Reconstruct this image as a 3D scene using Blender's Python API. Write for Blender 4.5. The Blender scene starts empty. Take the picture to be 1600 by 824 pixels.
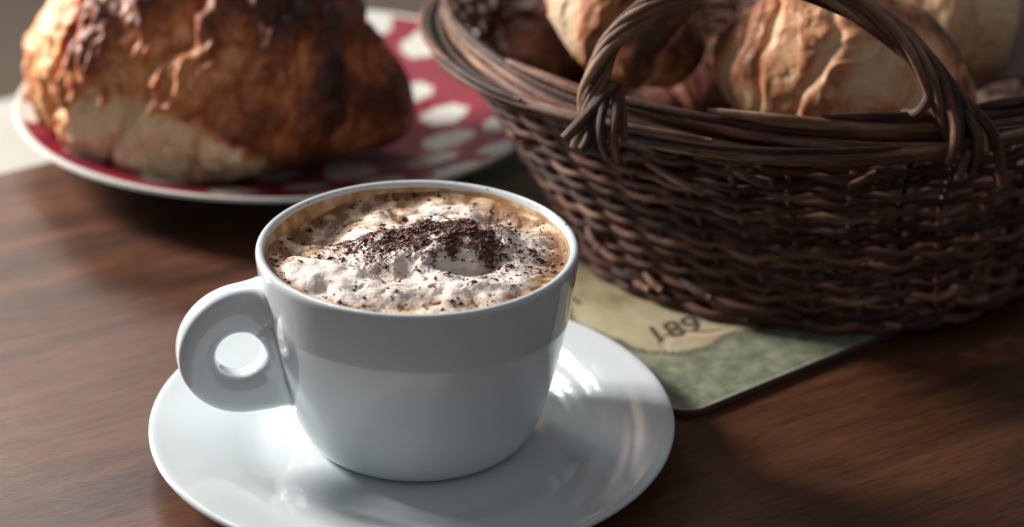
import bpy, math, random
import numpy as np
from mathutils import Matrix, Vector

random.seed(7); RNG = np.random.default_rng(7)
SC = bpy.context.scene; COL = SC.collection
CM = 0.01                                   # all lengths below are written in centimetres

# ------------------------------------------------------------------ camera
def setup_camera():
    C = np.array([2.957, -51.193, 30.857]); pitch, yaw, roll = .4492, -.0033, .0184
    cp, sp, cy, sy = math.cos(pitch), math.sin(pitch), math.cos(yaw), math.sin(yaw)
    fw = np.array([sy*cp, cy*cp, -sp]); r = np.array([cy, -sy, 0.]); u = np.cross(r, fw)
    c, s = math.cos(roll), math.sin(roll)
    R, U = c*r + s*u, -s*r + c*u
    cam = bpy.data.cameras.new('camera'); o = bpy.data.objects.new('camera', cam); COL.objects.link(o)
    M = Matrix.Identity(4)
    for i in range(3):
        M[i][0], M[i][1], M[i][2], M[i][3] = R[i], U[i], -fw[i], C[i]*CM
    o.matrix_world = M
    cam.sensor_width = 36; cam.lens = 67.5; cam.clip_start = .02; cam.clip_end = 50
    cam.dof.use_dof = True; cam.dof.focus_distance = .565
    cam.dof.aperture_fstop = (67.5/10)/1.05; cam.dof.aperture_blades = 0
    SC.camera = o
setup_camera()

# ------------------------------------------------------------------ light
w = bpy.data.worlds.new('World'); SC.world = w; w.use_nodes = True
w.node_tree.nodes['Background'].inputs[0].default_value = (.95, .97, 1.0, 1)
w.node_tree.nodes['Background'].inputs[1].default_value = .18
SC.view_settings.view_transform = 'Standard'; SC.view_settings.look = 'None'
SC.view_settings.exposure = 0; SC.view_settings.gamma = 1

def window_or_sheen_light(az, el, dist, w_, h_, nx, ny, gap, power, color, target=(0, 3, 2)):
    """a window, or the added table sheen light, as separate lit panes, standing upright, az measured from +x"""
    d = Vector((math.cos(az)*math.cos(el), math.sin(az)*math.cos(el), math.sin(el)))
    c = Vector(target)*CM + d*dist*CM
    z = d; x = Vector((0, 0, 1)).cross(z).normalized(); y = z.cross(x)
    pw, ph = (w_-gap*(nx-1))/nx, (h_-gap*(ny-1))/ny
    for i in range(nx):
        for j in range(ny):
            L = bpy.data.lights.new('window_or_sheen_pane', 'AREA'); L.shape = 'RECTANGLE'
            L.size, L.size_y = pw*CM, ph*CM; L.energy = power/(nx*ny); L.color = color
            o = bpy.data.objects.new('window_or_sheen_pane', L); COL.objects.link(o)
            p = c + x*((i-(nx-1)/2)*(pw+gap))*CM + y*((j-(ny-1)/2)*(ph+gap))*CM
            o.matrix_world = Matrix.Translation(p) @ Matrix((x, y, z)).transposed().to_4x4()
window_or_sheen_light(math.radians(150), math.radians(27), 86, 18.5, 20.5, 2, 2, 1.6, 16.8, (1.0, .95, .885), (-1, 3, 2))
window_or_sheen_light(math.radians(107), math.radians(41), 260, 44, 40, 2, 2, 4, 8, (.92, .96, 1.0))
window_or_sheen_light(math.radians(119), math.radians(29), 260, 50, 40, 2, 1, 4, 11, (1.0, .84, .68))  # added lamp, no window seen: gives the left of the table its sheen

# ------------------------------------------------------------------ helpers
def mesh_obj(name, V, F, mat, parent=None, base=(0, 0, 0), smooth=True, attrs=None, uv=None, kind=None):
    V = (np.asarray(V, float).reshape(-1, 3) - np.array(base))*CM
    me = bpy.data.meshes.new(name)
    F = np.asarray(F) if not isinstance(F, list) else F
    if isinstance(F, np.ndarray):
        n, k = F.shape
        me.vertices.add(len(V)); me.vertices.foreach_set('co', V.ravel())
        me.loops.add(n*k); me.loops.foreach_set('vertex_index', F.ravel().astype(np.int32))
        me.polygons.add(n); me.polygons.foreach_set('loop_start', np.arange(0, n*k, k, dtype=np.int32))
        me.polygons.foreach_set('loop_total', np.full(n, k, np.int32))
        me.update(calc_edges=True); me.validate()
    else:
        me.from_pydata(V.tolist(), [], F)
    if smooth: me.polygons.foreach_set('use_smooth', [True]*len(me.polygons))
    for k_, a in (attrs or {}).items():
        a = np.asarray(a, float)
        at = me.attributes.new(k_, 'FLOAT', 'POINT'); at.data.foreach_set('value', a.ravel())
    if uv is not None:
        l = me.uv_layers.new(name='UVMap'); idx = np.empty(len(me.loops), np.int32); me.loops.foreach_get('vertex_index', idx)
        l.data.foreach_set('uv', np.asarray(uv, float).reshape(-1, 2)[idx].ravel())
    if mat: me.materials.append(mat)
    o = bpy.data.objects.new(name, me); COL.objects.link(o)
    if parent: o.parent = parent
    else: o.location = Vector(base)*CM
    if kind: o['kind'] = kind
    return o

def tag(o, label, cat, group=None, kind=None):
    o['label'] = label; o['category'] = cat
    if group: o['group'] = group
    if kind: o['kind'] = kind
    return o

def thing(name, loc, label, cat, group=None):
    o = bpy.data.objects.new(name, None); COL.objects.link(o); o.location = Vector(loc)*CM
    o.empty_display_size = .02
    return tag(o, label, cat, group)

def grid_faces(n, m, cu=False, cv=False):
    i = np.arange(n if cu else n-1)[:, None]; j = np.arange(m if cv else m-1)[None]
    a = i*m + j; b = ((i+1) % n)*m + j; c = ((i+1) % n)*m + (j+1) % m; d = i*m + (j+1) % m
    return np.stack([a, b, c, d], -1).reshape(-1, 4)

def smooth_curve(P, n, closed=False):
    """Catmull-Rom through P, n samples"""
    P = np.asarray(P, float)
    if closed: Q = np.concatenate([P[-1:], P, P[:2]])
    else: Q = np.concatenate([2*P[:1]-P[1:2], P, 2*P[-1:]-P[-2:-1]])
    m = len(Q)-3; t = np.linspace(0, m, n, endpoint=not closed); k = np.minimum(t.astype(int), m-1); f = (t-k)[:, None]
    a, b, c, d = Q[k], Q[k+1], Q[k+2], Q[k+3]
    return .5*(2*b + (c-a)*f + (2*a-5*b+4*c-d)*f**2 + (3*b-a-3*c+d)*f**3)

def lathe(prof, nseg, centre=(0, 0)):
    prof = np.asarray(prof); t = np.linspace(0, 2*math.pi, nseg, endpoint=False)
    V = np.stack([centre[0]+prof[:, 0, None]*np.cos(t), centre[1]+prof[:, 0, None]*np.sin(t), np.repeat(prof[:, 1, None], nseg, 1)], -1)
    return V, grid_faces(len(prof), nseg, False, True)[:, ::-1]

def tube(P, rad, nv=8, cap=True):
    """tube round the polyline P, radius scalar or per point, returns V, F, uv(cm along, turn)"""
    P = np.asarray(P, float); n = len(P); rad = np.broadcast_to(rad, n).astype(float)
    T = np.gradient(P, axis=0); T /= np.linalg.norm(T, axis=1)[:, None]+1e-9
    ref = np.array([0, 0, 1.]) if abs(T[0][2]) < .9 else np.array([1., 0, 0])
    N = np.empty_like(P); v = ref - T[0]*(ref@T[0]); N[0] = v/np.linalg.norm(v)
    for i in range(1, n):
        v = N[i-1] - T[i]*(N[i-1]@T[i]); N[i] = v/np.linalg.norm(v)
    B = np.cross(T, N); a = np.linspace(0, 2*math.pi, nv, endpoint=False)
    V = P[:, None] + rad[:, None, None]*(N[:, None]*np.cos(a)[None, :, None] + B[:, None]*np.sin(a)[None, :, None])
    L = np.concatenate([[0], np.cumsum(np.linalg.norm(np.diff(P, axis=0), axis=1))])
    uv = np.stack([np.repeat(L[:, None], nv, 1), np.repeat(a[None]/(2*math.pi), n, 0)], -1).reshape(-1, 2)
    F = grid_faces(n, nv, False, True).tolist()
    if cap: F += [list(range(nv))[::-1], list(range((n-1)*nv, n*nv))]
    return V.reshape(-1, 3), F, uv

_perm = np.random.default_rng(3).permutation(256); _perm = np.concatenate([_perm, _perm, _perm])
_grad = np.random.default_rng(4).normal(size=(256, 3)); _grad /= np.linalg.norm(_grad, axis=1)[:, None]
def noise3(P):
    P = np.asarray(P, float); I = np.floor(P).astype(int); f = P - I; I &= 255; u = f*f*f*(f*(f*6-15)+10); out = 0
    for dx in (0, 1):
        for dy in (0, 1):
            for dz in (0, 1):
                h = _perm[_perm[_perm[(I[..., 0]+dx) & 255]+((I[..., 1]+dy) & 255)]+((I[..., 2]+dz) & 255)]
                g = _grad[h]; d = g[..., 0]*(f[..., 0]-dx)+g[..., 1]*(f[..., 1]-dy)+g[..., 2]*(f[..., 2]-dz)
                wx = u[..., 0] if dx else 1-u[..., 0]; wy = u[..., 1] if dy else 1-u[..., 1]; wz = u[..., 2] if dz else 1-u[..., 2]
                out = out + d*wx*wy*wz
    return out*1.6
def fbm(P, octaves=4, gain=.5):
    P = np.asarray(P, float); s = 0; a = 1
    for k in range(octaves): s = s + a*noise3(P*2**k + 17.3*k); a *= gain
    return s
def sstep(a, b, x):
    t = np.clip((x-a)/(b-a), 0, 1); return t*t*(3-2*t)
def gauss(X, Y, cx, cy, sx, sy, p=1., rot=0):
    c, s = math.cos(rot), math.sin(rot); dx, dy = X-cx, Y-cy
    return np.exp(-(((c*dx+s*dy)/sx)**2 + ((-s*dx+c*dy)/sy)**2)**p)

# ------------------------------------------------------------------ materials
class NT:
    def __init__(s, name):
        s.m = bpy.data.materials.new(name); s.m.use_nodes = True; s.t = s.m.node_tree; s.b = s.t.nodes['Principled BSDF']
    def n(s, typ, **kw):
        nd = s.t.nodes.new(typ)
        for k, v in kw.items():
            if k.startswith('i_'): nd.inputs[k[2:].replace('_', ' ')].default_value = v
            else: setattr(nd, k, v)
        return nd
    def l(s, a, b): s.t.links.new(a, b)
    def ramp(s, fac, stops):
        r = s.n('ShaderNodeValToRGB'); e = r.color_ramp.elements
        while len(e) < len(stops): e.new(.5)
        for x, (p, c) in zip(e, stops): x.position = p; x.color = (*c, 1)
        s.l(fac, r.inputs[0]); return r.outputs[0]
    def attr(s, name): return s.n('ShaderNodeAttribute', attribute_name=name).outputs['Fac']
    def math(s, op, a, b=None, clamp=False):
        nd = s.n('ShaderNodeMath', operation=op, use_clamp=clamp)
        for i, v in enumerate((a, b)):
            if v is None: continue
            if isinstance(v, (int, float)): nd.inputs[i].default_value = v
            else: s.l(v, nd.inputs[i])
        return nd.outputs[0]
    def mix(s, fac, a, b, blend='MIX'):
        nd = s.n('ShaderNodeMix', data_type='RGBA', blend_type=blend)
        for i, v in ((0, fac), (6, a), (7, b)):
            if isinstance(v, (int, float)): nd.inputs[i].default_value = v
            elif isinstance(v, tuple): nd.inputs[i].default_value = (*v, 1)
            else: s.l(v, nd.inputs[i])
        return nd.outputs[2]
    def noise(s, vec, scale, detail=4, rough=.5, dist=0, out='Fac'):
        nd = s.n('ShaderNodeTexNoise'); nd.inputs['Scale'].default_value = scale; nd.inputs['Detail'].default_value = detail
        nd.inputs['Roughness'].default_value = rough; nd.inputs['Distortion'].default_value = dist
        if vec is not None: s.l(vec, nd.inputs['Vector'])
        return nd.outputs[out]
    def bump(s, h, strength, dist):
        nd = s.n('ShaderNodeBump'); nd.inputs['Strength'].default_value = strength; nd.inputs['Distance'].default_value = dist
        s.l(h, nd.inputs['Height']); s.l(nd.outputs[0], s.b.inputs['Normal']); return nd
    def mapping(s, vec, scale=(1, 1, 1), rot=(0, 0, 0)):
        nd = s.n('ShaderNodeMapping'); nd.inputs['Scale'].default_value = scale; nd.inputs['Rotation'].default_value = rot
        s.l(vec, nd.inputs['Vector']); return nd.outputs[0]
    def coords(s, what='Object'): return s.n('ShaderNodeTexCoord').outputs[what]
    def set(s, **kw):
        for k, v in kw.items(): s.b.inputs[k.replace('_', ' ')].default_value = v
        return s

def mat_porcelain(name='white_porcelain'):
    m = NT(name); co = m.coords()
    n = m.noise(co, 9, 3)
    m.l(m.ramp(n, [(.3, (.63, .69, .73)), (.7, (.68, .735, .77))]), m.b.inputs['Base Color'])
    sp = m.noise(co, 700, 1); m.l(m.ramp(sp, [(.3, (.06,)*3), (.6, (.11,)*3)]), m.b.inputs['Roughness'])
    m.set(IOR=1.55, Coat_Weight=.5, Coat_Roughness=.03)
    m.bump(m.noise(co, 30, 2), .02, .002)
    return m.m

def mat_wood():
    m = NT('dark_table_wood'); co = m.mapping(m.coords(), rot=(0, 0, math.radians(-32)))
    st = m.mapping(co, (6, 60, 20)); st2 = m.mapping(co, (20, 420, 60)); st3 = m.mapping(co, (90, 1400, 200))
    big = m.noise(m.mapping(co, (3, 14, 5)), 1.0, 3, .5, .4)
    a = m.noise(st, 1.0, 5, .6, .6); b = m.noise(st2, 1.0, 4, .6, .2); c = m.noise(st3, 1.0, 3, .6)
    f = m.math('ADD', m.math('MULTIPLY', a, .55), m.math('ADD', m.math('MULTIPLY', b, .25), m.math('MULTIPLY', big, .35)))
    col = m.ramp(f, [(.36, (.022, .0070, .0034)), (.50, (.056, .0188, .0083)), (.60, (.098, .036, .0155)), (.74, (.158, .063, .029))])
    pores = m.ramp(c, [(.36, (.45, .42, .40)), (.48, (1, 1, 1))])
    col = m.mix(.8, col, pores, 'MULTIPLY')
    sc = m.noise(m.mapping(co, (30, 900, 30), (0, 0, .35)), 1.0, 2, .5); wear = m.noise(co, 9, 3)
    scr = m.math('MULTIPLY', m.ramp(sc, [(.70, (0,)*3), (.76, (1,)*3)]), m.ramp(wear, [(.50, (0,)*3), (.62, (.5,)*3)]))
    col = m.mix(scr, col, (.30, .19, .13))
    m.l(col, m.b.inputs['Base Color'])
    rg = m.ramp(m.noise(co, 40, 4), [(.3, (.33,)*3), (.7, (.46,)*3)]); m.l(rg, m.b.inputs['Roughness'])
    m.set(**{'Specular_IOR_Level': .5})
    m.bump(m.math('ADD', m.math('MULTIPLY', c, .7), b), .35, .0006)
    return m.m

def mat_wicker(name, cols, rough=.6):
    m = NT(name); uv = m.coords('UV'); oi = m.n('ShaderNodeObjectInfo').outputs['Random']
    mp = m.n('ShaderNodeMapping'); m.l(uv, mp.inputs['Vector']); mp.inputs['Scale'].default_value = (.45, 3, 1)
    cb = m.n('ShaderNodeCombineXYZ'); m.l(m.math('MULTIPLY', oi, 91), cb.inputs[0]); m.l(m.math('MULTIPLY', oi, 37), cb.inputs[1]); m.l(cb.outputs[0], mp.inputs['Location'])
    long = m.noise(mp.outputs[0], 1.0, 3, .55)
    obj = m.coords(); fine = m.noise(obj, 420, 3, .6)
    mp2 = m.mapping(uv, (1.2, 14, 1)); streak = m.noise(mp2, 1.0, 4, .6)
    f = m.math('ADD', m.math('MULTIPLY', long, .62), m.math('ADD', m.math('MULTIPLY', streak, .3), m.math('MULTIPLY', m.math('SUBTRACT', oi, .5), .22)))
    col = m.ramp(f, [(.30, cols[0]), (.44, cols[1]), (.55, cols[2]), (.68, cols[3])])
    m.l(m.mix(.35, col, m.ramp(fine, [(.35, (.5,)*3), (.6, (1.1,)*3)]), 'MULTIPLY'), m.b.inputs['Base Color'])
    m.set(Roughness=rough, Specular_IOR_Level=.3)
    m.bump(m.math('ADD', streak, m.math('MULTIPLY', fine, .5)), .5, .0008)
    return m.m

def mat_croissant(name='baked_croissant_crust', stops=None):
    m = NT(name); co = m.coords(); bk = m.attr('bake'); st = m.attr('striae')
    n = m.noise(co, 60, 5, .6); n2 = m.noise(co, 320, 3, .6)
    f = m.math('ADD', bk, m.math('ADD', m.math('MULTIPLY', m.math('SUBTRACT', n, .5), .42), m.math('ADD', m.math('MULTIPLY', m.math('SUBTRACT', n2, .5), .22), m.math('MULTIPLY', st, .20))))
    stops = stops or [(.02, (.86, .70, .47)), (.17, (.78, .53, .29)), (.27, (.70, .33, .135)), (.42, (.54, .185, .066)), (.60, (.25, .068, .024)), (.80, (.105, .028, .013)), (1, (.030, .010, .007))]
    m.l(m.ramp(f, stops), m.b.inputs['Base Color'])
    m.l(m.ramp(n2, [(.3, (.42,)*3), (.7, (.66,)*3)]), m.b.inputs['Roughness'])
    m.set(**{'Subsurface_Weight': .08, 'Subsurface_Scale': .003, 'Specular_IOR_Level': .4})
    m.bump(m.math('ADD', n, m.math('MULTIPLY', n2, .5)), .5, .0012)
    return m.m

PORC = mat_porcelain(); WOOD = mat_wood()
BARK = mat_wicker('brown_willow_bark', [(.017, .007, .005), (.060, .025, .017), (.13, .057, .037), (.29, .15, .095)])
TAN = mat_wicker('tan_willow_bark', [(.045, .021, .013), (.13, .063, .036), (.26, .14, .082), (.44, .27, .165)])
GREY = mat_wicker('weathered_willow_bark', [(.032, .018, .012), (.10, .058, .038), (.21, .13, .083), (.40, .27, .17)])

# ------------------------------------------------------------------ setting: floor, sill beyond, table
def simple_mat(name, c0, c1, scale, rough=.6):
    m = NT(name); m.l(m.ramp(m.noise(m.coords(), scale, 4), [(.3, c0), (.7, c1)]), m.b.inputs['Base Color']); m.set(Roughness=rough)
    return m.m
fl = mesh_obj('floor', [[-900, -500, -74], [900, -500, -74], [900, 1200, -74], [-900, 1200, -74]], [[0, 1, 2, 3]],
              simple_mat('floor_grey_brown', (.50, .375, .285), (.60, .46, .36), 1.5), smooth=False, kind='structure')

def rounded_slab(corners, z0, z1, rad, bev, nc=10):
    """slab over the polygon (corners ccw) with rounded corners and bevelled edges"""
    P = np.asarray(corners, float); n = len(P); out = []
    for i in range(n):
        a, b, c = P[i-1], P[i], P[(i+1) % n]; d1 = (a-b)/np.linalg.norm(a-b); d2 = (c-b)/np.linalg.norm(c-b)
        h = math.acos(float(d1@d2))/2; L = rad/math.tan(h); cen = b + (d1+d2)/np.linalg.norm(d1+d2)*rad/math.sin(h)
        s, e = b+d1*L-cen, b+d2*L-cen; a0 = math.atan2(s[1], s[0]); a1 = math.atan2(e[1], e[0]); da = (a1-a0+math.pi) % (2*math.pi)-math.pi
        for k in range(nc+1):
            t = a0+da*k/nc; out.append((cen+rad*np.array([math.cos(t), math.sin(t)]), np.array([math.cos(t), math.sin(t)])))
    O = np.array([o[0] for o in out]); N = np.array([o[1] for o in out]); m = len(O)
    rings = []
    for k in range(5):
        t = math.pi/2*k/4; rings.append(np.c_[O - N*bev*(1-math.cos(t-math.pi/2)), np.full(m, z0+bev*(1-math.sin(t)))][:, :3])
    rings = [np.c_[O-N*bev*(1-math.cos(a)), np.full(m, z0+bev-bev*math.sin(a))] for a in np.linspace(math.pi/2, 0, 5)] + \
            [np.c_[O-N*bev*(1-math.cos(a)), np.full(m, z1-bev+bev*math.sin(a))] for a in np.linspace(0, math.pi/2, 5)]
    V = np.array(rings); F = grid_faces(len(rings), m, False, True).tolist()
    F = [f for f in F] + [list(range(m))[::-1], list(range((len(rings)-1)*m, len(rings)*m))]
    return V.reshape(-1, 3), F

ed = np.array([math.cos(math.radians(39)), math.sin(math.radians(39))]); en = np.array([-ed[1], ed[0]])
p0 = np.array([-17.3, 21.2])                       # a point on the table's back-left edge
back = p0 + ed*42; c3 = p0 - ed*75
tab = [c3, c3-en*95, back-en*95, back]
t = thing('table', (0, 0, -74), 'dark brown wooden table under the plate, basket and coffee cup', 'table')
V, F = rounded_slab(tab, -3, 0, 1.0, .35)
mesh_obj('tabletop', V, F, WOOD, t, (0, 0, -74), smooth=False)
cen = sum(tab)/4
for c in tab:
    q = c + (cen-c)/np.linalg.norm(cen-c)*9
    V, F = rounded_slab([q+[-3, -3], q+[3, -3], q+[3, 3], q+[-3, 3]], -74, -3.01, .6, .2, 4)
    mesh_obj('leg', V, F, WOOD, t, (0, 0, -74), smooth=False)
# pale window bench beyond the table's edge
q0 = p0 + en*1.5
bn = thing('window_bench', (-30, 40, -74), 'pale painted bench standing beyond the left end of the table', 'bench')
pb = simple_mat('pale_painted_wood', (.27, .262, .24), (.33, .32, .295), 12, .5)
V, F = rounded_slab([q0-ed*60, q0+ed*12, q0+ed*12+en*16, q0-ed*60+en*16], -7, -4, .8, .3, 4)
mesh_obj('bench_seat', V, F, pb, bn, (-30, 40, -74), smooth=False)
for k in (-50, 4):
    q = q0+ed*k+en*8
    V, F = rounded_slab([q+[-2.5, -2.5], q+[2.5, -2.5], q+[2.5, 2.5], q+[-2.5, 2.5]], -74, -7.01, .5, .2, 4)
    mesh_obj('leg', V, F, pb, bn, (-30, 40, -74), smooth=False)

# ------------------------------------------------------------------ placemat
def build_mat():
    c = np.array([8.25, 1.35]); a = np.array([.777, .63]); a /= np.linalg.norm(a); b = np.array([-a[1], a[0]])
    Lx, Ly = 31, 21.3
    t = thing('placemat', (c[0], c[1], 0), 'green bordered placemat with old cream map print beneath the basket', 'placemat')
    V, F = rounded_slab([c, c+a*Lx, c+a*Lx+b*Ly, c+b*Ly], .004, .26, 1.0, .06, 12)
    dark = simple_mat('mat_dark_edge', (.05, .03, .025), (.09, .05, .04), 60)
    mesh_obj('board', V, F, dark, t, (c[0], c[1], 0))
    # printed sheet; green and line are its print, edge paints a pale highlight
    n, m_ = 180, 130
    uu = np.linspace(.05, Lx-.05, n); vv = np.linspace(.05, Ly-.05, m_); U, W = np.meshgrid(uu, vv, indexing='ij')
    # round the sheet's corners
    rr = 1.0
    def pull(U, W):
        cx = np.clip(U, rr, Lx-rr); cy = np.clip(W, rr, Ly-rr); dx, dy = U-cx, W-cy; corner = (abs(dx) > 0) & (abs(dy) > 0)
        mx = np.maximum(abs(dx), abs(dy)); h = np.hypot(dx, dy)+1e-9; s = np.where(corner, mx/h, 1); return cx+dx*s, cy+dy*s
    U2, W2 = pull(U, W)
    P = c + U2[..., None]*a + W2[..., None]*b; V = np.concatenate([P, np.full((n, m_, 1), .264)], -1)
    N3 = np.stack([U*.35, W*.35, U*0], -1); wob = fbm(N3, 3)*.55
    d = np.minimum(np.minimum(U-1.9, Lx-1.9-U), np.minimum(W-2.9, Ly-2.9-W)) + wob
    # scalloped corner of the inner frame
    d = np.minimum(d, np.hypot(U-1.2, W-2.0)-2.0)
    green = 1-sstep(-.08, .12, d); line = np.exp(-((d+.05)/.10)**2)
    mt = NT('vintage_map_print'); co = mt.coords()
    n1 = mt.noise(co, 55, 5, .6); n2 = mt.noise(co, 160, 4, .65); n3 = mt.noise(co, 25, 3)
    cream = mt.ramp(n1, [(.3, (.30, .235, .13)), (.45, (.47, .40, .25)), (.65, (.55, .49, .34))])
    cream = mt.mix(mt.ramp(n3, [(.52, (0,)*3), (.66, (.5,)*3)]), cream, (.30, .29, .15))
    gr = mt.ramp(n2, [(.3, (.13, .15, .105)), (.5, (.225, .25, .175)), (.62, (.30, .32, .225)), (.72, (.40, .36, .20))])
    col = mt.mix(mt.attr('green'), cream, gr); col = mt.mix(mt.math('MULTIPLY', mt.attr('line'), .8), col, (.07, .055, .03))
    mt.l(mt.mix(mt.attr('edge'), col, (.55, .50, .40)), mt.b.inputs['Base Color']); mt.set(Roughness=.38); mt.bump(n2, .3, .0008)
    l2 = .6*np.exp(-((np.minimum(W-1.5+.3*wob, U-1.1)-.0)/.07)**2)*.5
    mesh_obj('printed_sheet', V, grid_faces(n, m_), mt.m, t, (c[0], c[1], 0), attrs={'edge': .8*np.exp(-(np.minimum(np.minimum(W, U), Ly-W)/.10)**2), 'green': green, 'line': np.clip(line+l2, 0, 1)})
    ink = NT('print_ink').set(Base_Color=(.09, .075, .06, 1), Roughness=.5).m
    def word(s, u, v, size, rot=0):
        cu = bpy.data.curves.new('printed_number', 'FONT'); cu.body = s; cu.size = size*CM; cu.shear = .25; cu.offset = .0003
        tmp = bpy.data.objects.new('printed_number', cu); me = bpy.data.meshes.new_from_object(tmp); bpy.data.objects.remove(tmp)
        me.name = 'printed_number'; me.materials.clear(); me.materials.append(ink)
        o = bpy.data.objects.new('printed_number', me); COL.objects.link(o); o.parent = t
        q = a*u+b*v; o.location = (q[0]*CM, q[1]*CM, .268*CM); o.rotation_euler.z = math.atan2(a[1], a[0])+rot
    word('189', 2.55, 4.2, 1.5, -.12); word('1', 2.2, 7.9, 1.3, .2)
    # printed ribbon curl
    rb = NT('print_pink').set(Base_Color=(.62, .46, .36, 1), Roughness=.5).m
    br = NT('print_brown').set(Base_Color=(.20, .12, .055, 1), Roughness=.5).m
    for pts, wd, mm, z in (([(2.6, 3.4), (3.1, 4.0), (3.9, 4.0), (4.6, 3.5), (5.2, 3.3)], .15, rb, .267), ([(2.5, 3.75), (3.0, 4.35), (3.9, 4.3), (4.7, 3.75), (5.6, 3.55)], .05, br, .270),
                           ([(1.5, 6.6), (1.2, 8.2), (1.7, 9.6)], .16, br, .267)):
        Q = smooth_curve(pts, 30); T = np.gradient(Q, axis=0); T /= np.linalg.norm(T, axis=1)[:, None]; Nn = np.c_[-T[:, 1], T[:, 0]]
        ww = wd*np.sin(np.linspace(.15, math.pi-.15, 30))[:, None]; A, B = Q+Nn*ww, Q-Nn*ww
        W3 = np.stack([A, B], 1); W3 = c + W3[..., :1]*a + W3[..., 1:]*b; W3 = np.concatenate([W3, np.full((30, 2, 1), z)], -1)
        mesh_obj('printed_scroll', W3, grid_faces(30, 2)[:, ::-1], mm, t, (c[0], c[1], 0))
build_mat()

# ------------------------------------------------------------------ saucer and cup
saucer_prof = smooth_curve([(0.001, .52), (2, .52), (3.4, .52), (4.3, .545), (4.75, .60), (5.2, .72), (5.8, .90), (6.6, 1.08), (7.4, 1.23), (7.78, 1.30), (7.93, 1.29), (7.97, 1.22), (7.90, 1.13),
                            (7.3, .98), (6.3, .74), (5.3, .42), (4.85, .22), (4.7, .02), (4.55, .0), (4.4, .02), (4.3, .2), (3, .24), (.001, .24)], 150)
sv, sf = lathe(saucer_prof, 220, (-.14, -.36))
so = mesh_obj('saucer', sv, sf, PORC, None, (-.14, -.36, 0))
tag(so, 'glossy white porcelain saucer under the coffee cup', 'saucer')

CUP_OUT = [(3.05, .60), (3.2, .585), (3.38, .66), (3.55, .86), (3.72, 1.2), (3.88, 1.65), (4.06, 2.35), (4.31, 3.46), (4.53, 4.56), (4.67, 5.6), (4.745, 6.4), (4.76, 6.65)]
cup_prof = smooth_curve([(0.001, .66), (2.9, .66)] + CUP_OUT + [(4.72, 6.77), (4.62, 6.80), (4.52, 6.75), (4.47, 6.6), (4.42, 6.2), (4.36, 5.5), (4.2, 4.4), (3.95, 3.2), (3.6, 2.0), (3.0, 1.25), (2.0, .98), (.001, .95)], 190)
cup = thing('coffee_cup', (0, 0, .53), 'white porcelain cup with round looped handle holding the frothy cappuccino', 'cup')
cv, cf = lathe(cup_prof, 260)
mesh_obj('cup_body', cv, cf, PORC, cup, (0, 0, .53))
co_ = np.array(CUP_OUT)
def cup_R(z): return np.interp(z, co_[:, 1][1:], co_[:, 0][1:])

def build_handle():
    a = math.radians(17); er = np.array([-math.cos(a), -math.sin(a), 0]); et = np.array([math.sin(a), -math.cos(a), 0])
    hc = np.array([5.42, 3.92]); hr = .70
    # outer outline of the loop in (distance from cup axis, height)
    O = []
    zt, zb = 6.02, 1.98
    ztop = [(3.9, 5.82), (4.35, 5.97), (4.8, 6.06), (5.25, 6.04)]
    arc = [(5.22+2.03*math.sin(t), 4.0+2.03*math.cos(t)) for t in np.linspace(.25, math.pi-.12, 12)]
    bot = [(5.0, 1.97), (4.5, 2.0), (4.1, 2.1), (3.75, 2.28)]
    wall = [(cup_R(z)-.2, z) for z in (2.9, 3.5, 4.1, 4.7, 5.3)]
    O = smooth_curve(ztop+arc+bot+wall, 240, True)
    # resample by the angle round the hole
    ang = np.arctan2(O[:, 1]-hc[1], O[:, 0]-hc[0]); idx = np.argsort(ang); ang, O = ang[idx], O[idx]
    T = np.linspace(-math.pi, math.pi, 200, endpoint=False)
    Ox = np.interp(T, ang, O[:, 0], period=2*math.pi); Oz = np.interp(T, ang, O[:, 1], period=2*math.pi)
    out = np.c_[Ox, Oz]; inn = hc + hr*np.c_[np.cos(T), np.sin(T)]
    ph = np.linspace(0, 2*math.pi, 56, endpoint=False)
    cs = np.sign(np.cos(ph))*np.abs(np.cos(ph))**.55; sn = np.sign(np.sin(ph))*np.abs(np.sin(ph))**.55
    V = np.empty((200, 56, 3))
    for i in range(200):
        mid = (out[i]+inn[i])/2; half = (out[i]-inn[i])/2
        p = mid[None] + half[None]*cs[:, None]
        rfrac = (cs+1)/2                                                     # 0 at the hole, 1 outside
        wall_d = np.maximum(p[:, 0]-np.array([cup_R(z) for z in p[:, 1]]), 0)
        wid = .50*(1-.10*np.exp(-((rfrac-.1)/.35)**2)) + .38*np.exp(-(wall_d/.22))
        V[i] = er[None]*p[:, :1] + et[None]*(wid*sn)[:, None] + np.array([0, 0, 1.])[None]*p[:, 1:]
    mesh_obj('handle', V, grid_faces(200, 56, True, True), PORC, cup, (0, 0, .53))
build_handle()

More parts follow.
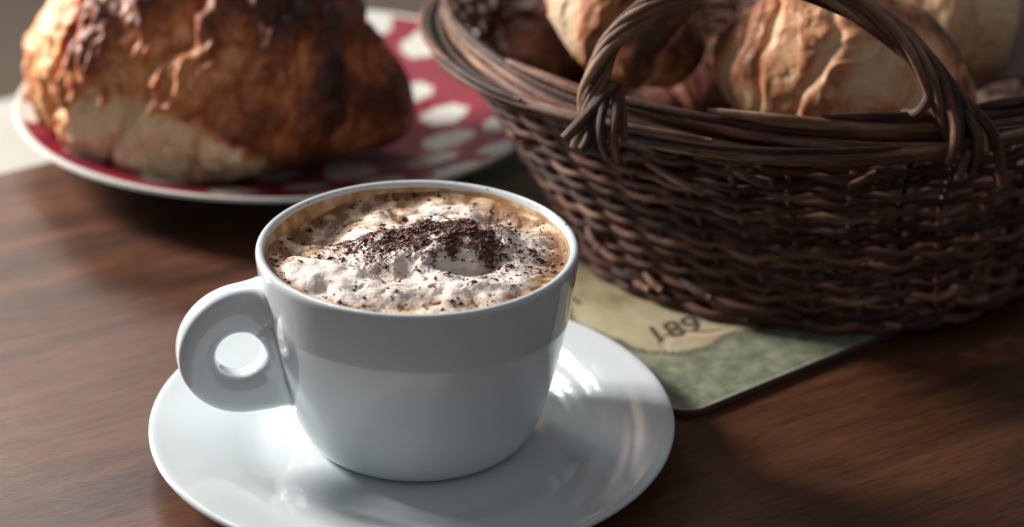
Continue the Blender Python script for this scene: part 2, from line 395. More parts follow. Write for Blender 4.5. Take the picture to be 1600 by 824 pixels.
# ------------------------------------------------------------------ cappuccino
def foam_h(X, Y):
    R = np.hypot(X, Y); P = np.stack([X, Y, X*0], -1)
    wx = X + .30*fbm(P*.9+5, 3); wy = Y + .30*fbm(P*.9+31, 3)
    h = 6.30 + .09*fbm(P*.55, 3)
    h += .56*gauss(wx, wy, .6, .35, 2.6, 1.7, 1.5)
    h += .20*gauss(wx, wy, .9, .9, 1.4, .9)
    h += .42*gauss(wx, wy, -2.6, -1.65, 1.3, .85, 1.4, -.55)
    h += .17*gauss(wx, wy, -.7, -2.6, 1.0, .65, 1.2)
    h += .27*gauss(wx, wy, 1.9, -2.1, 1.35, .55, 1.3, .15) + .12*gauss(wx, wy, 3.2, -.9, .7, .9)
    h -= .30*gauss(wx, wy, 1.45, -.95, .95, .34, 1.2, .12)
    h -= .16*gauss(wx, wy, -.9, -1.3, 1.1, .30, 1.2, -.2)
    h += .16*gauss(wx, wy, 3.2, 1.2, .9, 1.4) + .16*gauss(wx, wy, 1.2, 3.3, 1.9, .5, 1.2)
    h -= .24*gauss(wx, wy, 3.05, 2.0, .5, .42); h -= .16*gauss(wx, wy, 2.3, 2.5, .35, .3)
    h -= .36*gauss(wx, wy, -3.2, 1.9, 1.2, 1.0, 1.3, .6); h -= .08*gauss(wx, wy, -1.2, 3.1, 1.5, .7, 1.2)
    h -= .26*gauss(wx, wy, -3.75, .25, .40, .5)
    lump = sstep(-.35, .75, noise3(P*1.05+3)); h += .115*lump + .014*fbm(P*1.9+11, 3)
    soft = np.clip(gauss(wx, wy, -2.5, -1.6, 1.5, 1.0, 1.5, -.55) + gauss(wx, wy, 1.5, -.9, 1.3, .5, 1.5), 0, 1)   # smooth glossy places
    h += (.010*fbm(P*4.5, 2) + .0045*noise3(P*13) + .004*noise3(P*26))*(1-.6*soft)
    pits = np.maximum(0, noise3(P*3.1+70)-.42); h -= .16*pits*(1-soft)
    ed = sstep(3.75, 4.40, R); h = h*(1-ed) + (6.45+.05*fbm(P*1.2, 2)-.34*gauss(X, Y, -3.4, 2.2, 1.6, 1.6))*ed + .04*sstep(4.25, 4.45, R)
    return np.minimum(h, 7.05)
def cocoa_density(X, Y):
    P = np.stack([X, Y, X*0], -1); n = .72+.8*fbm(P*1.2+12, 4)
    core = gauss(X, Y, .75, .3, 2.2, 1.35, 1.3, -.05)*1.5 + .75*gauss(X, Y, -1.3, .1, 1.7, .95) + .45*gauss(X, Y, 2.6, -.8, 1.2, .8)
    return np.clip(core*np.clip(n, .15, 1.5)*(1-.8*gauss(X, Y, 1.5, -1.05, 1.0, .34, 2)), 0, 1.5)

def build_cappuccino():
    t = thing('cappuccino', (0, 0, 5.6), 'frothy cappuccino with dark cocoa powder scattered over its milk foam', 'cappuccino')
    n, m_ = 300, 820
    r = 4.46*np.sqrt(np.linspace(.00002, 1, n)**1.15); a = np.linspace(0, 2*math.pi, m_, endpoint=False)
    X = r[:, None]*np.cos(a); Y = r[:, None]*np.sin(a); Z = foam_h(X, Y)
    P = np.stack([X, Y, X*0], -1); R = np.hypot(X, Y)
    lim = np.interp(Z, [5.5, 6.2, 6.6], [4.37, 4.43, 4.485]); sc = np.where(R > 4.3, 1+(lim-4.46)/4.46*sstep(4.2, 4.46, R), 1); X, Y = X*sc, Y*sc
    w_ = sstep(6.20, 6.50, Z+.12*fbm(P*2.2, 3))
    w_ = np.maximum(w_, gauss(X, Y, -2.4, -1.8, 1.9, 1.2, 1.5, -.4)*1.1)
    w_ = np.maximum(w_, .75*sstep(.0, 1.0, gauss(X, Y, .3, -.7, 3.3, 2.0, 2)))
    w_ *= 1-sstep(3.40, 4.05, R+.30*fbm(P*1.1+2, 3)); w_ = np.clip(w_ + .15*fbm(P*3, 3)*(w_ > .05), 0, 1)
    w_ = np.maximum(w_, np.clip(1.15*gauss(X, Y, -2.5, -1.9, 1.35, .95, 2, -.6), 0, 1)*(1-sstep(3.85, 4.2, R)))
    warm = gauss(X, Y, 2.8, 2.0, 1.8, 1.7, 1.3); w_ *= 1-.35*warm
    tan = sstep(-.2, .6, fbm(P*1.3+40, 4))
    den = cocoa_density(X, Y)
    gr = fbm(P*9+60, 4, .6); dust = sstep(.75, 1.25, den*1.2+gr*1.0)*.95 + .50*sstep(.10, 1.0, den)
    dust = dust*(1-.85*gauss(X, Y, 1.5, -1.0, 1.0, .33, 2)); den = den*(1-.9*gauss(X, Y, 1.5, -1.0, 1.0, .33, 2))
    spark = fbm(P*14+90, 3, .6); spk = sstep(.72, .95, spark+.25*gauss(X, Y, 0, 0, 3.8, 3, 2))*.8
    Z = Z + .03*np.clip(dust, 0, 1)*np.clip(gr+.5, 0, 1)
    mt = NT('milk_foam'); co = mt.coords()
    bub = mt.n('ShaderNodeTexVoronoi'); bub.inputs['Scale'].default_value = 1100; mt.l(co, bub.inputs['Vector'])
    n2 = mt.noise(co, 500, 4, .6)
    crema = mt.ramp(mt.math('ADD', mt.attr('tan'), mt.math('MULTIPLY', mt.math('SUBTRACT', n2, .5), .5)), [(0, (.27, .13, .052)), (.35, (.45, .26, .12)), (.7, (.64, .44, .25)), (1, (.74, .60, .42))])
    col = mt.mix(mt.attr('white'), crema, (.86, .77, .715))
    col = mt.mix(mt.attr('dust'), col, mt.ramp(n2, [(.35, (.06, .018, .013)), (.6, (.24, .085, .055))]))
    mt.l(col, mt.b.inputs['Base Color']); mt.set(Roughness=.42, Subsurface_Weight=.38, Subsurface_Scale=.0016)
    mt.b.inputs['Subsurface Radius'].default_value = (1, .7, .5)
    mt.bump(mt.math('ADD', bub.outputs[0], n2), .22, .0003)
    mesh_obj('foam', np.stack([X, Y, Z], -1), grid_faces(n, m_, False, True)[:, ::-1], mt.m, t, (0, 0, 5.6),
             attrs={'white': w_, 'tan': tan, 'dust': np.clip(np.maximum(dust, spk*.0), 0, 1)})
    # brown ring of crema clinging to the cup wall
    nr = 400; aa = np.linspace(0, 2*math.pi, nr, endpoint=False); Pn = np.stack([np.cos(aa)*3, np.sin(aa)*3, aa*0], -1)
    top = 6.63 + .04*fbm(Pn, 4) + .04*np.exp(-((np.angle(np.exp(1j*(aa-2.3))))/.7)**2)
    lv = np.stack([np.full(nr, 5.65), np.full(nr, 6.15), top-.05, top], 0)
    rr = np.interp(lv, [5.5, 6.2, 6.6, 6.75], [4.35, 4.41, 4.462, 4.51])-.014; rr[3] += .010
    V = np.stack([rr*np.cos(aa), rr*np.sin(aa), lv], -1)
    cm = NT('crema_stain'); cn = cm.noise(cm.coords(), 220, 4, .6)
    cm.l(cm.ramp(cn, [(.3, (.28, .13, .045)), (.5, (.48, .28, .12)), (.68, (.68, .50, .30))]), cm.b.inputs['Base Color']); cm.set(Roughness=.4)
    mesh_obj('crema_ring', V, grid_faces(4, nr, False, True)[:, ::-1], cm.m, t, (0, 0, 5.6))
    # cocoa flakes
    N = 130000; X = RNG.uniform(-4.4, 4.4, N); Y = RNG.uniform(-4.4, 4.4, N); R = np.hypot(X, Y)
    den = cocoa_density(X, Y); P = np.stack([X, Y, X*0], -1)
    keep = (R < 4.36) & (RNG.uniform(0, 1, N) < np.clip(den**1.9*.42 + .013 + .03*sstep(.1, .6, fbm(P*1.6+77, 3)) + .05*sstep(3.9, 4.3, R)*(X < 1.5), 0, 1)*(1-.8*gauss(X, Y, -2.7, -1.8, 1.0, .8, 1.5))*(1-.9*gauss(X, Y, 1.5, -1.0, .9, .3, 2)))
    X, Y, den = X[keep], Y[keep], den[keep]; k = len(X)
    sz = np.exp(RNG.normal(math.log(.0155), .85, k)); sz = np.clip(sz, .006, .10)
    nl = 46; al = RNG.normal(.9, 1.3, nl); rl = RNG.uniform(4.50, 4.72, nl)       # specks that fell on the lip
    X = np.concatenate([X, rl*np.cos(al)]); Y = np.concatenate([Y, rl*np.sin(al)]); den = np.concatenate([den, np.zeros(nl)])
    sz = np.concatenate([sz, np.clip(np.exp(RNG.normal(math.log(.016), .5, nl)), .008, .04)]); k += nl
    Z = np.where(np.hypot(X, Y) > 4.45, 6.80-((np.hypot(X, Y)-4.62)**2)*3, foam_h(X, Y)) + sz*.12 + .02*np.clip(den, 0, 1)*(RNG.uniform(0, 1, k) < .5)
    oct_ = np.array([[1, 0, 0], [0, 1, 0], [-1, 0, 0], [0, -1, 0], [0, 0, .4], [0, 0, -.4]]); OF = np.array([[0, 1, 4], [1, 2, 4], [2, 3, 4], [3, 0, 4], [1, 0, 5], [2, 1, 5], [3, 2, 5], [0, 3, 5]])
    B = oct_[None]*RNG.uniform(.35, 1.6, (k, 6, 1)) + RNG.normal(0, .24, (k, 6, 3))
    th = RNG.uniform(0, 2*math.pi, k); c, s = np.cos(th)[:, None], np.sin(th)[:, None]; st = RNG.uniform(.7, 1.6, k)[:, None]
    bx, by = B[..., 0]*st, B[..., 1]; V = np.stack([(c*bx-s*by), (s*bx+c*by), B[..., 2]], -1)*sz[:, None, None] + np.stack([X, Y, Z], -1)[:, None]
    Fa = (OF[None]+np.arange(k)[:, None, None]*6).reshape(-1, 3)
    cc = NT('cocoa_powder'); cn = cc.noise(cc.coords(), 260, 2)
    cc.l(cc.ramp(cn, [(.35, (.022, .007, .005)), (.65, (.13, .042, .027))]), cc.b.inputs['Base Color']); cc.set(Roughness=.75)
    mesh_obj('cocoa_powder', V, Fa, cc.m, t, (0, 0, 5.6), smooth=False, kind='stuff')
build_cappuccino()

# ------------------------------------------------------------------ plate
PC = (-6.8, 24.5)
def build_plate():
    prof = smooth_curve([(.001, .75), (3, .75), (5.6, .77), (6.6, .85), (7.5, 1.10), (8.6, 1.45), (9.8, 1.80), (10.8, 2.10), (11.08, 2.20), (11.2, 2.19), (11.22, 2.10), (11.1, 2.0),
                         (9.8, 1.55), (8.4, 1.12), (7.0, .62), (5.9, .25), (5.6, .02), (5.4, .0), (5.2, .02), (5.1, .3), (.001, .4)], 240)
    V, F = lathe(prof, 420, PC)
    X, Y = V[..., 0], V[..., 1]; n = len(prof); topside = (np.arange(n) < np.argmax(prof[:, 0]-.02*np.abs(prof[:, 1]-2.16)))[:, None]
    R = np.hypot(X-PC[0], Y-PC[1])
    known = [(-4.1, 34.3), (-1.5, 32.3), (-1.9, 28.3), (-.3, 25.5), (0, 22.4), (1.6, 29.3), (2.4, 23), (-13.8, 18.7), (-10.7, 16.5), (-.6, 19.6), (2.6, 26.3), (-7.8, 15.0)]
    dots = list(known)
    for i in range(-6, 7):
        for j in range(-6, 7):
            q = (PC[0]+3.0*i+1.5*(j % 2), PC[1]+2.6*j)
            if all((q[0]-a)**2+(q[1]-b)**2 > 2.75**2 for a, b in dots): dots.append(q)
    P = np.stack([X, Y, X*0], -1); wob = .12*fbm(P*1.5, 3)
    white = np.zeros_like(X); inner = np.zeros_like(X); mark = np.zeros_like(X)
    for k, (a, b) in enumerate(dots):
        rad = 1.0+.10*math.sin(k*2.1); an = np.arctan2(Y-b, X-a); d = np.hypot(X-a, Y-b)+wob+.05*np.cos(an*8)
        white = np.maximum(white, 1-sstep(rad-.05, rad+.05, d)); inner = np.maximum(inner, np.exp(-((d-.62)/.13)**2)*(.5+.5*np.cos(an*3+k)))
        mark = np.maximum(mark, np.exp(-(d/.38)**2))
    face = topside & (R < 10.95)
    red = np.where(face, 1-white, 0) ; 
    mt = NT('printed_red_plate_glaze'); n1 = mt.noise(mt.coords(), 40, 3)
    base = mt.mix(mt.attr('red'), (.50, .51, .47), mt.ramp(n1, [(.3, (.15, .008, .020)), (.7, (.20, .013, .030))]))
    base = mt.mix(mt.math('MULTIPLY', mt.attr('petal'), .8), base, (.30, .45, .32)); base = mt.mix(mt.math('MULTIPLY', mt.attr('heart'), .55), base, (.50, .30, .42))
    mt.l(base, mt.b.inputs['Base Color']); mt.set(Roughness=.45, Specular_IOR_Level=.14)
    o = mesh_obj('plate', V, F, mt.m, None, (PC[0], PC[1], 0), attrs={'red': red, 'petal': np.where(face, inner*white, 0), 'heart': np.where(face, mark*white, 0)})
    tag(o, 'red plate with white flower spots and a white lip under the large croissant', 'plate')
build_plate()

# ------------------------------------------------------------------ croissants
CRUST = mat_croissant()
CRUST_PALE = mat_croissant('golden_croissant_crust', [(.02, (.74, .56, .37)), (.25, (.72, .46, .27)), (.46, (.62, .30, .145)), (.66, (.42, .155, .065)), (.90, (.14, .05, .02)), (1, (.07, .025, .012))])
def croissant(axis, radii, steps, label, group=None, seed=0, squash=.9, amp=.10, skew=.35, floor_z=None, mat=CRUST, bake=None, n=420, m_=300, lump=.12, stri=.05, up=(0, 0, 1), leaf=.16, lean=.3, gd=.05, fk=1., ruffle=0.):
    """rolled croissant: axis through points, radius profile, step edges where one rolled layer ends (s, size)"""
    C = smooth_curve(axis, n); s = np.linspace(0, 1, n); rs = np.interp(s, np.linspace(0, 1, len(radii)), radii)
    k = np.ones(31)/31; rs = np.convolve(np.pad(rs, 15, 'edge'), k, 'valid')
    T = np.gradient(C, axis=0); T /= np.linalg.norm(T, axis=1)[:, None]
    Uv = np.array(up, float)[None] - T*(T@np.array(up, float))[:, None]; Uv /= np.linalg.norm(Uv, axis=1)[:, None]; B = np.cross(T, Uv)
    th = np.linspace(0, 2*math.pi, m_, endpoint=False); S, TH = np.meshgrid(s, th, indexing='ij')
    endcap = np.sqrt(np.clip(1-((S-.5)/.5)**2, 0, 1))**.0
    cap = np.sqrt(np.clip(1-np.clip(1-S/.07, 0, 1)**2, 0, 1))*np.sqrt(np.clip(1-np.clip(1-(1-S)/.07, 0, 1)**2, 0, 1))
    dirv = Uv[:, None]*np.cos(TH)[..., None]*squash + B[:, None]*np.sin(TH)[..., None]
    P0 = C[:, None] + dirv*rs[:, None, None]*cap[..., None]
    NP = P0*.35 + seed*13.7
    Sw = S + .030*fbm(NP*1.0, 3)
    mult = np.ones_like(S); groove = np.zeros_like(S); lip = np.zeros_like(S)
    for (s0, a_, sk) in steps:
        # a_ > 0: the layer lies on the side s > s0 and steps down toward s < s0
        e = Sw - s0 - sk*np.cos(TH-.4) - .016*noise3(NP*2.6+s0*40)
        e = e*np.sign(a_); ab = abs(a_)
        mult += ab*(sstep(-.004, .022, e) - sstep(.0, .30, e)*.75)
        groove = np.maximum(groove, np.exp(-((e+.006)/.010)**2)); lip = np.maximum(lip, np.exp(-((e-.028)/.022)**2)*min(1, ab*9))
    # striations parallel to the layer edges, wandering and breaking off
    L = float(np.linalg.norm(np.diff(C, axis=0), axis=1).sum())
    warp = (Sw + .02*np.cos(TH-.4))*L + .9*fbm(NP*.9+9, 3); ct, sn = np.cos(TH)*2.2, np.sin(TH)*2.2
    st = noise3(np.stack([warp*3.2, ct+seed, sn], -1)) + .5*noise3(np.stack([warp*8, ct*2.2, sn*2.2+seed], -1))
    brk = sstep(-.3, .5, fbm(NP*1.3+23, 3))
    wr = (1-np.abs(noise3(np.stack([warp*1.1, ct*.7+seed*3, sn*.7], -1)))*2)*brk; st = st*(.35+.65*brk)
    lum = fbm(NP*1.1+50, 4)
    # thin leaves of pastry: each laps over the next, edge proud, broken along its length
    def leaves(freq, wander, k):
        fld = (warp - lean*np.cos(TH) + .6*lean*np.sin(TH*2+1))*freq + wander*fbm(NP*1.5+k, 4) + .4*np.sin(TH*1.0+seed+k); fr = fld-np.floor(fld)
        amp_ = .35+.65*sstep(-.25, .45, noise3(np.stack([np.floor(fld)*7.7+k, ct*.9, sn*.9], -1)))
        return (fr**.8*sstep(1.0, .90, fr))*amp_, np.exp(-((fr-.86)/.09)**2)*amp_, np.exp(-(np.minimum(fr, 1-fr)/.07)**2)*amp_
    lh1, le1, lg1 = leaves(.62, 1.1, 3.1); lh2, le2, lg2 = leaves(1.9, 1.5, 8.4)
    rad = rs[:, None]*cap*(mult - gd*groove + stri*.35*st*cap + stri*.35*wr*cap + lump*lum*.45) + cap*(leaf*(lh1-.3) + leaf*.33*(lh2-.3))*np.clip(rs[:, None]/2.4, .3, 1.2)
    rf = 0*S
    if ruffle:                               # crumpled folds running diagonally over the upper crust
        X0, Y0, Z0 = P0[..., 0], P0[..., 1], P0[..., 2]; wq = 1.1*fbm(NP*1.3+71, 3)
        q = (X0-.9*Z0)*.75+wq; rf = (1-np.abs(noise3(np.stack([q, (X0+Z0)*.22, Y0*.3], -1))))**2.5 + .5*(1-np.abs(noise3(np.stack([q*2.1+9, (X0+Z0)*.5, Y0*.5], -1))))**2.5 - .75
        rf = rf*sstep(-15.2, -13.5, X0)*(1-.65*sstep(-7.5, -4, X0))*sstep(2.6, 4.4, Z0)*cap
        rad = rad + ruffle*rf
    P = C[:, None] + dirv*rad[..., None]
    if floor_z is not None:
        z = P[..., 2]; P[..., 2] = np.where(z < floor_z+.5, floor_z + .5*np.exp((np.minimum(z, floor_z+.5)-floor_z-.5)/.5) - .0, z)
        P[..., 2] = np.maximum(P[..., 2], floor_z)
    upn = np.cos(TH)
    bk = .42 + .26*upn + .20*lip - .30*groove + .22*lum + .04*st
    fine = .16*le1 - .20*lg1 + .08*le2 - .10*lg2
    if bake is not None: bk = bake(P, S, TH, bk, lip, groove, lum)
    bk = bk + fk*fine*sstep(.08, .3, bk) + (.13*rf if ruffle else 0)
    o = mesh_obj('croissant', P, grid_faces(n, m_, False, True), mat, None, tuple(C[n//2]*[1, 1, 0]+np.array([0, 0, P[..., 2].min()])), attrs={'bake': np.clip(bk, 0, 1), 'striae': st})
    return tag(o, label, 'croissant', group)

def bake_shade_big(P, S, TH, bk, lip, groove, lum):
    X, Y, Z = P[..., 0], P[..., 1], P[..., 2]; N = P*.6
    bk = .30 + .22*sstep(5.0, 8.6, Z+.6*lum) + .16*lip - .14*groove + .30*lum + .30*sstep(-11.5, -5, X)  # browner to the right: bake plus shade from facing away, put into the colour
    # unbaked pale side low on the front left
    edge = np.interp(X, [-16.5, -15.0, -14.2, -11.5, -9.5, -8.0, -7.0, -6.4], [.8, 1.0, 4.6, 4.6, 4.2, 3.5, 2.4, .2]) + .35*fbm(N*1.4, 3)
    pale = sstep(.6, -.45, Z-edge)*(np.sin(TH) > -.2)
    side = sstep(-6.2, -7.2, X)
    bk = np.maximum(bk, .30+.06*lum) + .06*np.exp(-((Z-edge-.5)/.35)**2)*side
    return bk*(1-pale*side) + (.02+.05*lum+.05*sstep(1.3, .9, Z))*pale*side
big = croissant([(-16.9, 25.8, 2.8), (-15.3, 23.8, 3.0), (-13.2, 22.2, 4.0), (-10, 21.3, 4.7), (-6.6, 21.0, 4.5), (-3.8, 21.2, 3.3), (-1.4, 21.6, 1.9)],
                [1.0, 1.5, 1.7, 1.6, 2.7, 3.6, 4.0, 4.3, 4.4, 4.3, 4.0, 3.5, 2.9, 2.2, 1.5, .8],
                [(.20, .42, .01), (.31, .10, .10), (.43, .10, .13), (.56, .05, .10), (.68, -.06, .02), (.80, -.08, -.03)],
                'large dark baked croissant with a pale torn side lying on the red plate', seed=1, floor_z=.78, bake=bake_shade_big, n=600, m_=460, lump=.24, stri=.04, leaf=.26, lean=2.4, gd=.08, fk=1.1, ruffle=.34)

G = 'croissants heaped in the wicker basket'
croissant([(4.4, 21.5, 10.6), (5.6, 18.5, 10.2), (6.9, 16.2, 9.2), (8.0, 15.0, 8.0), (9.3, 14.6, 7.1)], [1.2, 2.2, 2.5, 2.1, .9],
          [(.2, .12, .02), (.38, .10, .03), (.66, -.14, -.03), (.82, -.12, -.03)], 'orange golden croissant at the basket left end behind the handle', G, seed=5, mat=CRUST_PALE, n=320, m_=240, lump=.12, stri=.05, leaf=.08,
          bake=lambda P, S, TH, bk, lip, g, lum: bk + .12 + .18*sstep(.62, .75, S) - .45*sstep(5.3, 4.4, P[..., 0]))
croissant([(11.4, 15.6, 7.4), (12.3, 14.3, 7.7), (14.0, 13.4, 7.8), (15.8, 13.1, 7.2), (17.4, 13.3, 6.3), (18.6, 14.0, 5.4)], [1.6, 2.7, 3.1, 2.9, 2.2, 1.0],
          [(.10, .08, .02), (.17, .06, .03), (.25, .05, .03), (.36, .04, .05), (.62, -.04, -.03), (.78, -.08, -.03)], 'golden ringed croissant in the middle of the basket under the handle arch', G, seed=9, mat=CRUST_PALE, n=460, m_=340, stri=.07, lump=.10, leaf=.07, fk=1.5,
          bake=lambda P, S, TH, bk, lip, g, lum: bk - .16 + .45*lum + .12*sstep(.35, .1, S))
croissant([(13.6, 21.2, 7.4), (16.0, 19.8, 7.9), (19.0, 19.3, 8.0), (21.6, 19.3, 7.8)], [1.8, 3.1, 3.4, 2.2],
          [(.25, .10, .02), (.45, .06, .03), (.72, -.10, -.03)], 'pale croissant at the far right back of the basket', G, seed=14, mat=CRUST_PALE, n=260, m_=200,
          bake=lambda P, S, TH, bk, lip, g, lum: .14+.10*lip+.18*lum)
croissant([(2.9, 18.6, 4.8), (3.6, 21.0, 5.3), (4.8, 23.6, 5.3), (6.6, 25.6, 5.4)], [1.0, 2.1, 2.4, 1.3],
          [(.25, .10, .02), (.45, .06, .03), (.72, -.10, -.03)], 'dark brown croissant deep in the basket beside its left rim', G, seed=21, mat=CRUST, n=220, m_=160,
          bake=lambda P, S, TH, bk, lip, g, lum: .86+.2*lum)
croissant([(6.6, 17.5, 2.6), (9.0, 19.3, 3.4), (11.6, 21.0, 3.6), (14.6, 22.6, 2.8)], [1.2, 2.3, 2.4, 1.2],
          [(.25, .10, .02), (.45, .06, .03), (.72, -.10, -.03)], 'added dark croissant filling the shaded bottom of the basket between the orange and the ringed one', G, seed=31, mat=CRUST, n=220, m_=160,
          bake=lambda P, S, TH, bk, lip, g, lum: .78+.2*lum)  # unseen filler; its dark crust stands in for the shade inside the basket
def build_napkin():
    n, m_ = 120, 90; U, W = np.meshgrid(np.linspace(-1, 1, n), np.linspace(-1, 1, m_), indexing='ij')
    X = 21.6+2.6*U+.5*W; Y = 20.8+3.6*W; P = np.stack([X*.45, Y*.45, X*0], -1)
    Z = 5.2 + 3.6*np.exp(-(U**2*.9+(W-.3)**2*.8)) + .55*fbm(P, 3) + .25*np.abs(noise3(P*1.6+4))
    top = np.stack([X, Y, Z], -1); bot = top - [0, 0, .12]
    V = np.concatenate([top.reshape(-1, 3), bot.reshape(-1, 3)]); F = grid_faces(n, m_); F2 = F[:, ::-1] + n*m_
    b = np.concatenate([np.arange(m_), np.arange(1, n)*m_+m_-1, (n-1)*m_+np.arange(m_-1)[::-1], np.arange(n-1)[::-1][:-1]*m_]); b2 = np.roll(b, -1)
    E_ = np.stack([b, b2, b2+n*m_, b+n*m_], -1)[:, ::-1]
    m = simple_mat('mauve_linen', (.26, .19, .185), (.32, .245, .24), 300, .85)
    o = mesh_obj('napkin', V, np.concatenate([F, F2, E_])[:, ::-1], m, None, (21.6, 22.3, 4.5)); tag(o, 'pale mauve linen napkin tucked into the right end of the wicker basket', 'napkin')
build_napkin()

# ------------------------------------------------------------------ basket
BB = np.array([13.95, 16.95]); BR = np.array([12.45, 17.8])
def build_basket():
    z0, z1 = .35, 7.4
    t = thing('wicker_basket', (13.5, 17.3, .27), 'brown woven willow basket with a twisted handle filled with croissants', 'basket'); base = (13.5, 17.3, .27)
    rnd = random.Random(5)
    def ring(z):
        f = (z-z0)/(z1-z0); c = BB + (BR-BB)*f; R = 9.42 + 2.83*max(f, 0)**1.4; return c, R
    def at(a, z, dr=0):
        c, R = ring(z); return np.array([c[0]+(R+dr)*math.cos(a), c[1]+(R+dr)*math.sin(a), z])
    NS = 40
    # base: spokes and a woven disc
    for k in range(11):
        a = math.pi*k/11; c = BB; L = 9.2
        P = [[c[0]-L*math.cos(a), c[1]-L*math.sin(a), .55+.02*k], [c[0], c[1], .55+.02*k], [c[0]+L*math.cos(a), c[1]+L*math.sin(a), .55+.02*k]]
        V, F, uv = tube(P, .16, 6); mesh_obj('base_spoke', V, F, BARK, t, base, uv=uv)
    P = []
    for k in range(24*64):
        a = 2*math.pi*k/64; r = .6+8.6*k/(24*64); P.append([BB[0]+r*math.cos(a), BB[1]+r*math.sin(a), .66+.16*math.cos(11*a+math.pi*int(k/64))])
    V, F, uv = tube(P, .225, 5); mesh_obj('base_weaving', V, F, BARK, t, base, uv=uv)
    # stakes
    for k in range(NS):
        a = 2*math.pi*(k+.5)/NS + rnd.uniform(-.012, .012)
        P = [at(a, .4, -.9)] + [at(a+.01*math.sin(z), z) for z in np.linspace(.5, 7.6, 9)] ; P[0][2] = .7
        V, F, uv = tube(smooth_curve(P, 16), .13, 6); mesh_obj('stake', V, F, BARK, t, base, uv=uv)
    # weavers: rods going in and out of the stakes
    nrow = 23
    for i in range(nrow):
        z = .75 + (z1-.95)*i/(nrow-1)
        ph = math.pi*(i % 2); n = NS*7; s = rnd.uniform(0, 6.28); rr = rnd.uniform(.10, .135)
        tilt = rnd.uniform(-.05, .05); a0 = rnd.uniform(0, 6.28); A = np.linspace(a0, a0+2*math.pi*1.015, n+6)
        P = []
        for a in A:
            q = a*NS/2; wv = math.sin(q+ph); wv = math.copysign(abs(wv)**.75, wv)
            zz = z + .035*math.sin(3*a+s) + .03*math.sin(7*a+2*s) + .05*math.cos(q*2+.4) + .02*math.sin(q*.5+s) + tilt*math.sin(a) + .05*(a-a0)/6.28
            P.append(at(a, zz, .19*wv))
        V, F, uv = tube(P, rr*(1+.12*np.sin(A*5+s)+.22*np.exp(-((np.modf(A*2.3+s)[0]-.5)/.03)**2)), 7); mesh_obj('weaver', V, F, TAN if i % 6 == 2 else BARK, t, base, uv=uv)
    # thicker waling rods round the foot
    for i in range(6):
        a0 = rnd.uniform(0, 6.28); span = 6.3; A = np.linspace(a0, a0+span, 260); P = []
        for a in A:
            q = a*NS/3 + i*2.094; P.append(at(a, .50+.16*(i//2)+.22*math.sin(q*.5+i), .34*math.cos(q)+.12))
        for p in P: p[2] = max(p[2], .47)
        V, F, uv = tube(P, .17, 7); mesh_obj('waling_rod', V, F, BARK, t, base, uv=uv)
    # cut ends that stick out
    for (a, z, da, dz) in ((-2.28, 1.25, .10, -.18), (-2.52, 2.2, .10, -.30), (-2.12, 1.5, .13, -.22), (-1.95, .62, .08, .05), (-2.05, 6.55, .16, -.7), (-2.65, 5.3, .05, .25), (-1.80, 6.8, .10, -.3),
                           (-1.42, 6.85, -.08, -.25), (-1.72, .75, .08, -.06), (-2.38, 1.0, .14, -.12), (-1.45, .7, .1, -.05), (-1.1, 1.0, .1, .1)):
        P = [at(a, z, .1), at(a+da*.5, z+dz*.5, .45), at(a+da, z+dz, .62)]
        V, F, uv = tube(smooth_curve(P, 8), [.14]*6+[.12, .10], 7); mesh_obj('cut_rod_end', V, F, TAN, t, base, uv=uv)
    # border: long rods laid over each other, slowly changing place
    nb = 17
    for i in range(nb):
        a0 = 2*math.pi*i/nb*1.0 + rnd.uniform(-.1, .1); span = rnd.uniform(2.2, 3.0); A = np.linspace(a0, a0+span, 90); ph = rnd.uniform(0, .6); s = rnd.uniform(0, 6)
        P = []
        for a in A:
            f = (a-a0)/span; zz = 8.25 + .42*math.cos(f*5.2+ph) - .55*(f-.3) + .07*math.sin(4*a+s)
            dr = .42 - .95*math.cos(f*3.0-.2)*.55 + .06*math.sin(5*a+s); c, R = ring(7.6)
            P.append([c[0]+(R+dr)*math.cos(a), c[1]+(R+dr)*math.sin(a), zz])
        rad = (.17+.05*rnd.random())*np.interp(np.linspace(0, 1, 90), [0, .015, .06, .5, .97, 1], [.3, .75, 1.05, 1, .62, .3])*(1+.04*np.sin(A*17+s))
        V, F, uv = tube(P, rad, 8); mesh_obj('border_rod', V, F, (BARK, BARK, TAN, BARK, GREY)[i % 5], t, base, uv=uv)
    # twisted handle: six rods round an arch
    C0 = smooth_curve([(5.2, 5.75, 7.5), (5.15, 5.9, 8.6), (5.3, 6.2, 9.6), (5.9, 6.4, 11.0), (7.3, 6.5, 12.3), (9.6, 6.5, 13.0), (12.0, 6.5, 12.75), (14.2, 6.3, 11.7), (15.7, 6.1, 10.3), (16.7, 5.9, 8.9), (17.4, 5.6, 7.7)], 150)
    T = np.gradient(C0, axis=0); T /= np.linalg.norm(T, axis=1)[:, None]; Nn = np.cross(T, [0, 1, 0]); Nn /= np.linalg.norm(Nn, axis=1)[:, None]; Bn = np.cross(T, Nn)
    ns = 8
    f = np.linspace(0, 1, 150)
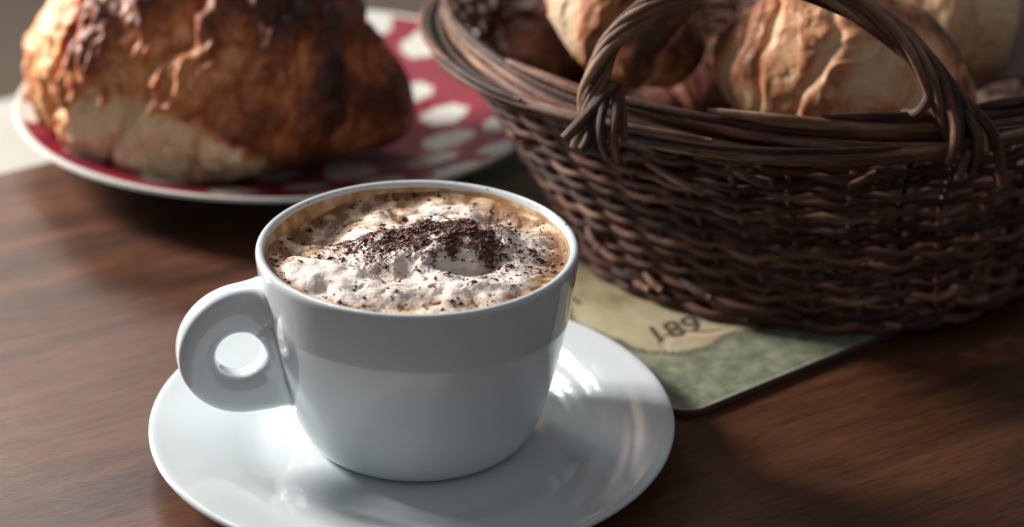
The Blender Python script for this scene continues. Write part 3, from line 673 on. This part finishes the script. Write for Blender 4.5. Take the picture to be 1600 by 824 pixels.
    for i in range(ns):
        s = rnd.uniform(0, 6); turn = 2*math.pi*(i/ns + 2.15*f + .02*np.sin(9*f+s))
        R = np.interp(f, [0, .08, .25, .5, .75, .92, 1], [.54, .33, .24, .25, .34, .46, .68])*(1+.06*math.sin(s))
        if i >= 6: R = R*.55
        P = C0 + Nn*(R*np.cos(turn))[:, None] + Bn*(R*np.sin(turn))[:, None]
        lo, hi = rnd.choice((0, 2, 4)), 150-rnd.choice((0, 3, 6)); P = P[lo:hi]
        rad = np.interp(np.linspace(0, 1, len(P)), [0, .04, .5, 1], [.17, .18, .16, .15])*(.92+.16*rnd.random())
        V, F, uv = tube(P, rad, 10); mesh_obj('handle_rod', V, F, (GREY, TAN, GREY, TAN)[i % 4], t, base, uv=uv)
    # ends of the handle rods fastened over the border
    for pts, r_, m_ in (([(5.9, 6.1, 9.6), (5.2, 5.6, 8.9), (4.6, 5.2, 8.35), (4.35, 5.1, 8.1)], .21, GREY),
                        ([(5.7, 6.1, 9.4), (5.5, 5.3, 8.8), (5.5, 4.9, 8.2), (5.75, 4.9, 7.6)], .16, GREY), ([(6.0, 6.1, 9.4), (5.95, 5.2, 8.8), (5.9, 4.85, 8.2), (6.1, 4.8, 7.5)], .16, BARK),
                        ([(6.1, 6.3, 9.5), (6.2, 5.4, 8.7), (6.25, 4.95, 8.1)], .14, BARK),
                        ([(15.9, 6.2, 9.9), (15.8, 5.8, 9.4), (15.5, 5.7, 9.0), (15.2, 6.3, 8.75)], .19, BARK),
                        ([(16.3, 6.0, 9.5), (16.6, 5.2, 8.9), (16.6, 4.9, 8.2), (16.5, 5.0, 7.6)], .19, BARK), ([(16.9, 6.0, 9.2), (17.3, 5.2, 8.6), (17.4, 5.1, 7.9), (17.3, 5.3, 7.1)], .19, GREY),
                        ([(17.0, 6.0, 9.3), (17.8, 5.5, 8.6), (18.2, 5.5, 7.7), (18.5, 5.7, 6.6)], .20, BARK), ([(17.1, 5.2, 8.0), (17.0, 5.1, 7.4), (16.9, 5.15, 7.0)], .15, TAN)):
        P = smooth_curve(pts, 24); V, F, uv = tube(P, np.linspace(r_, r_*.85, 24), 9); mesh_obj('handle_rod_end', V, F, m_, t, base, uv=uv)
build_basket()
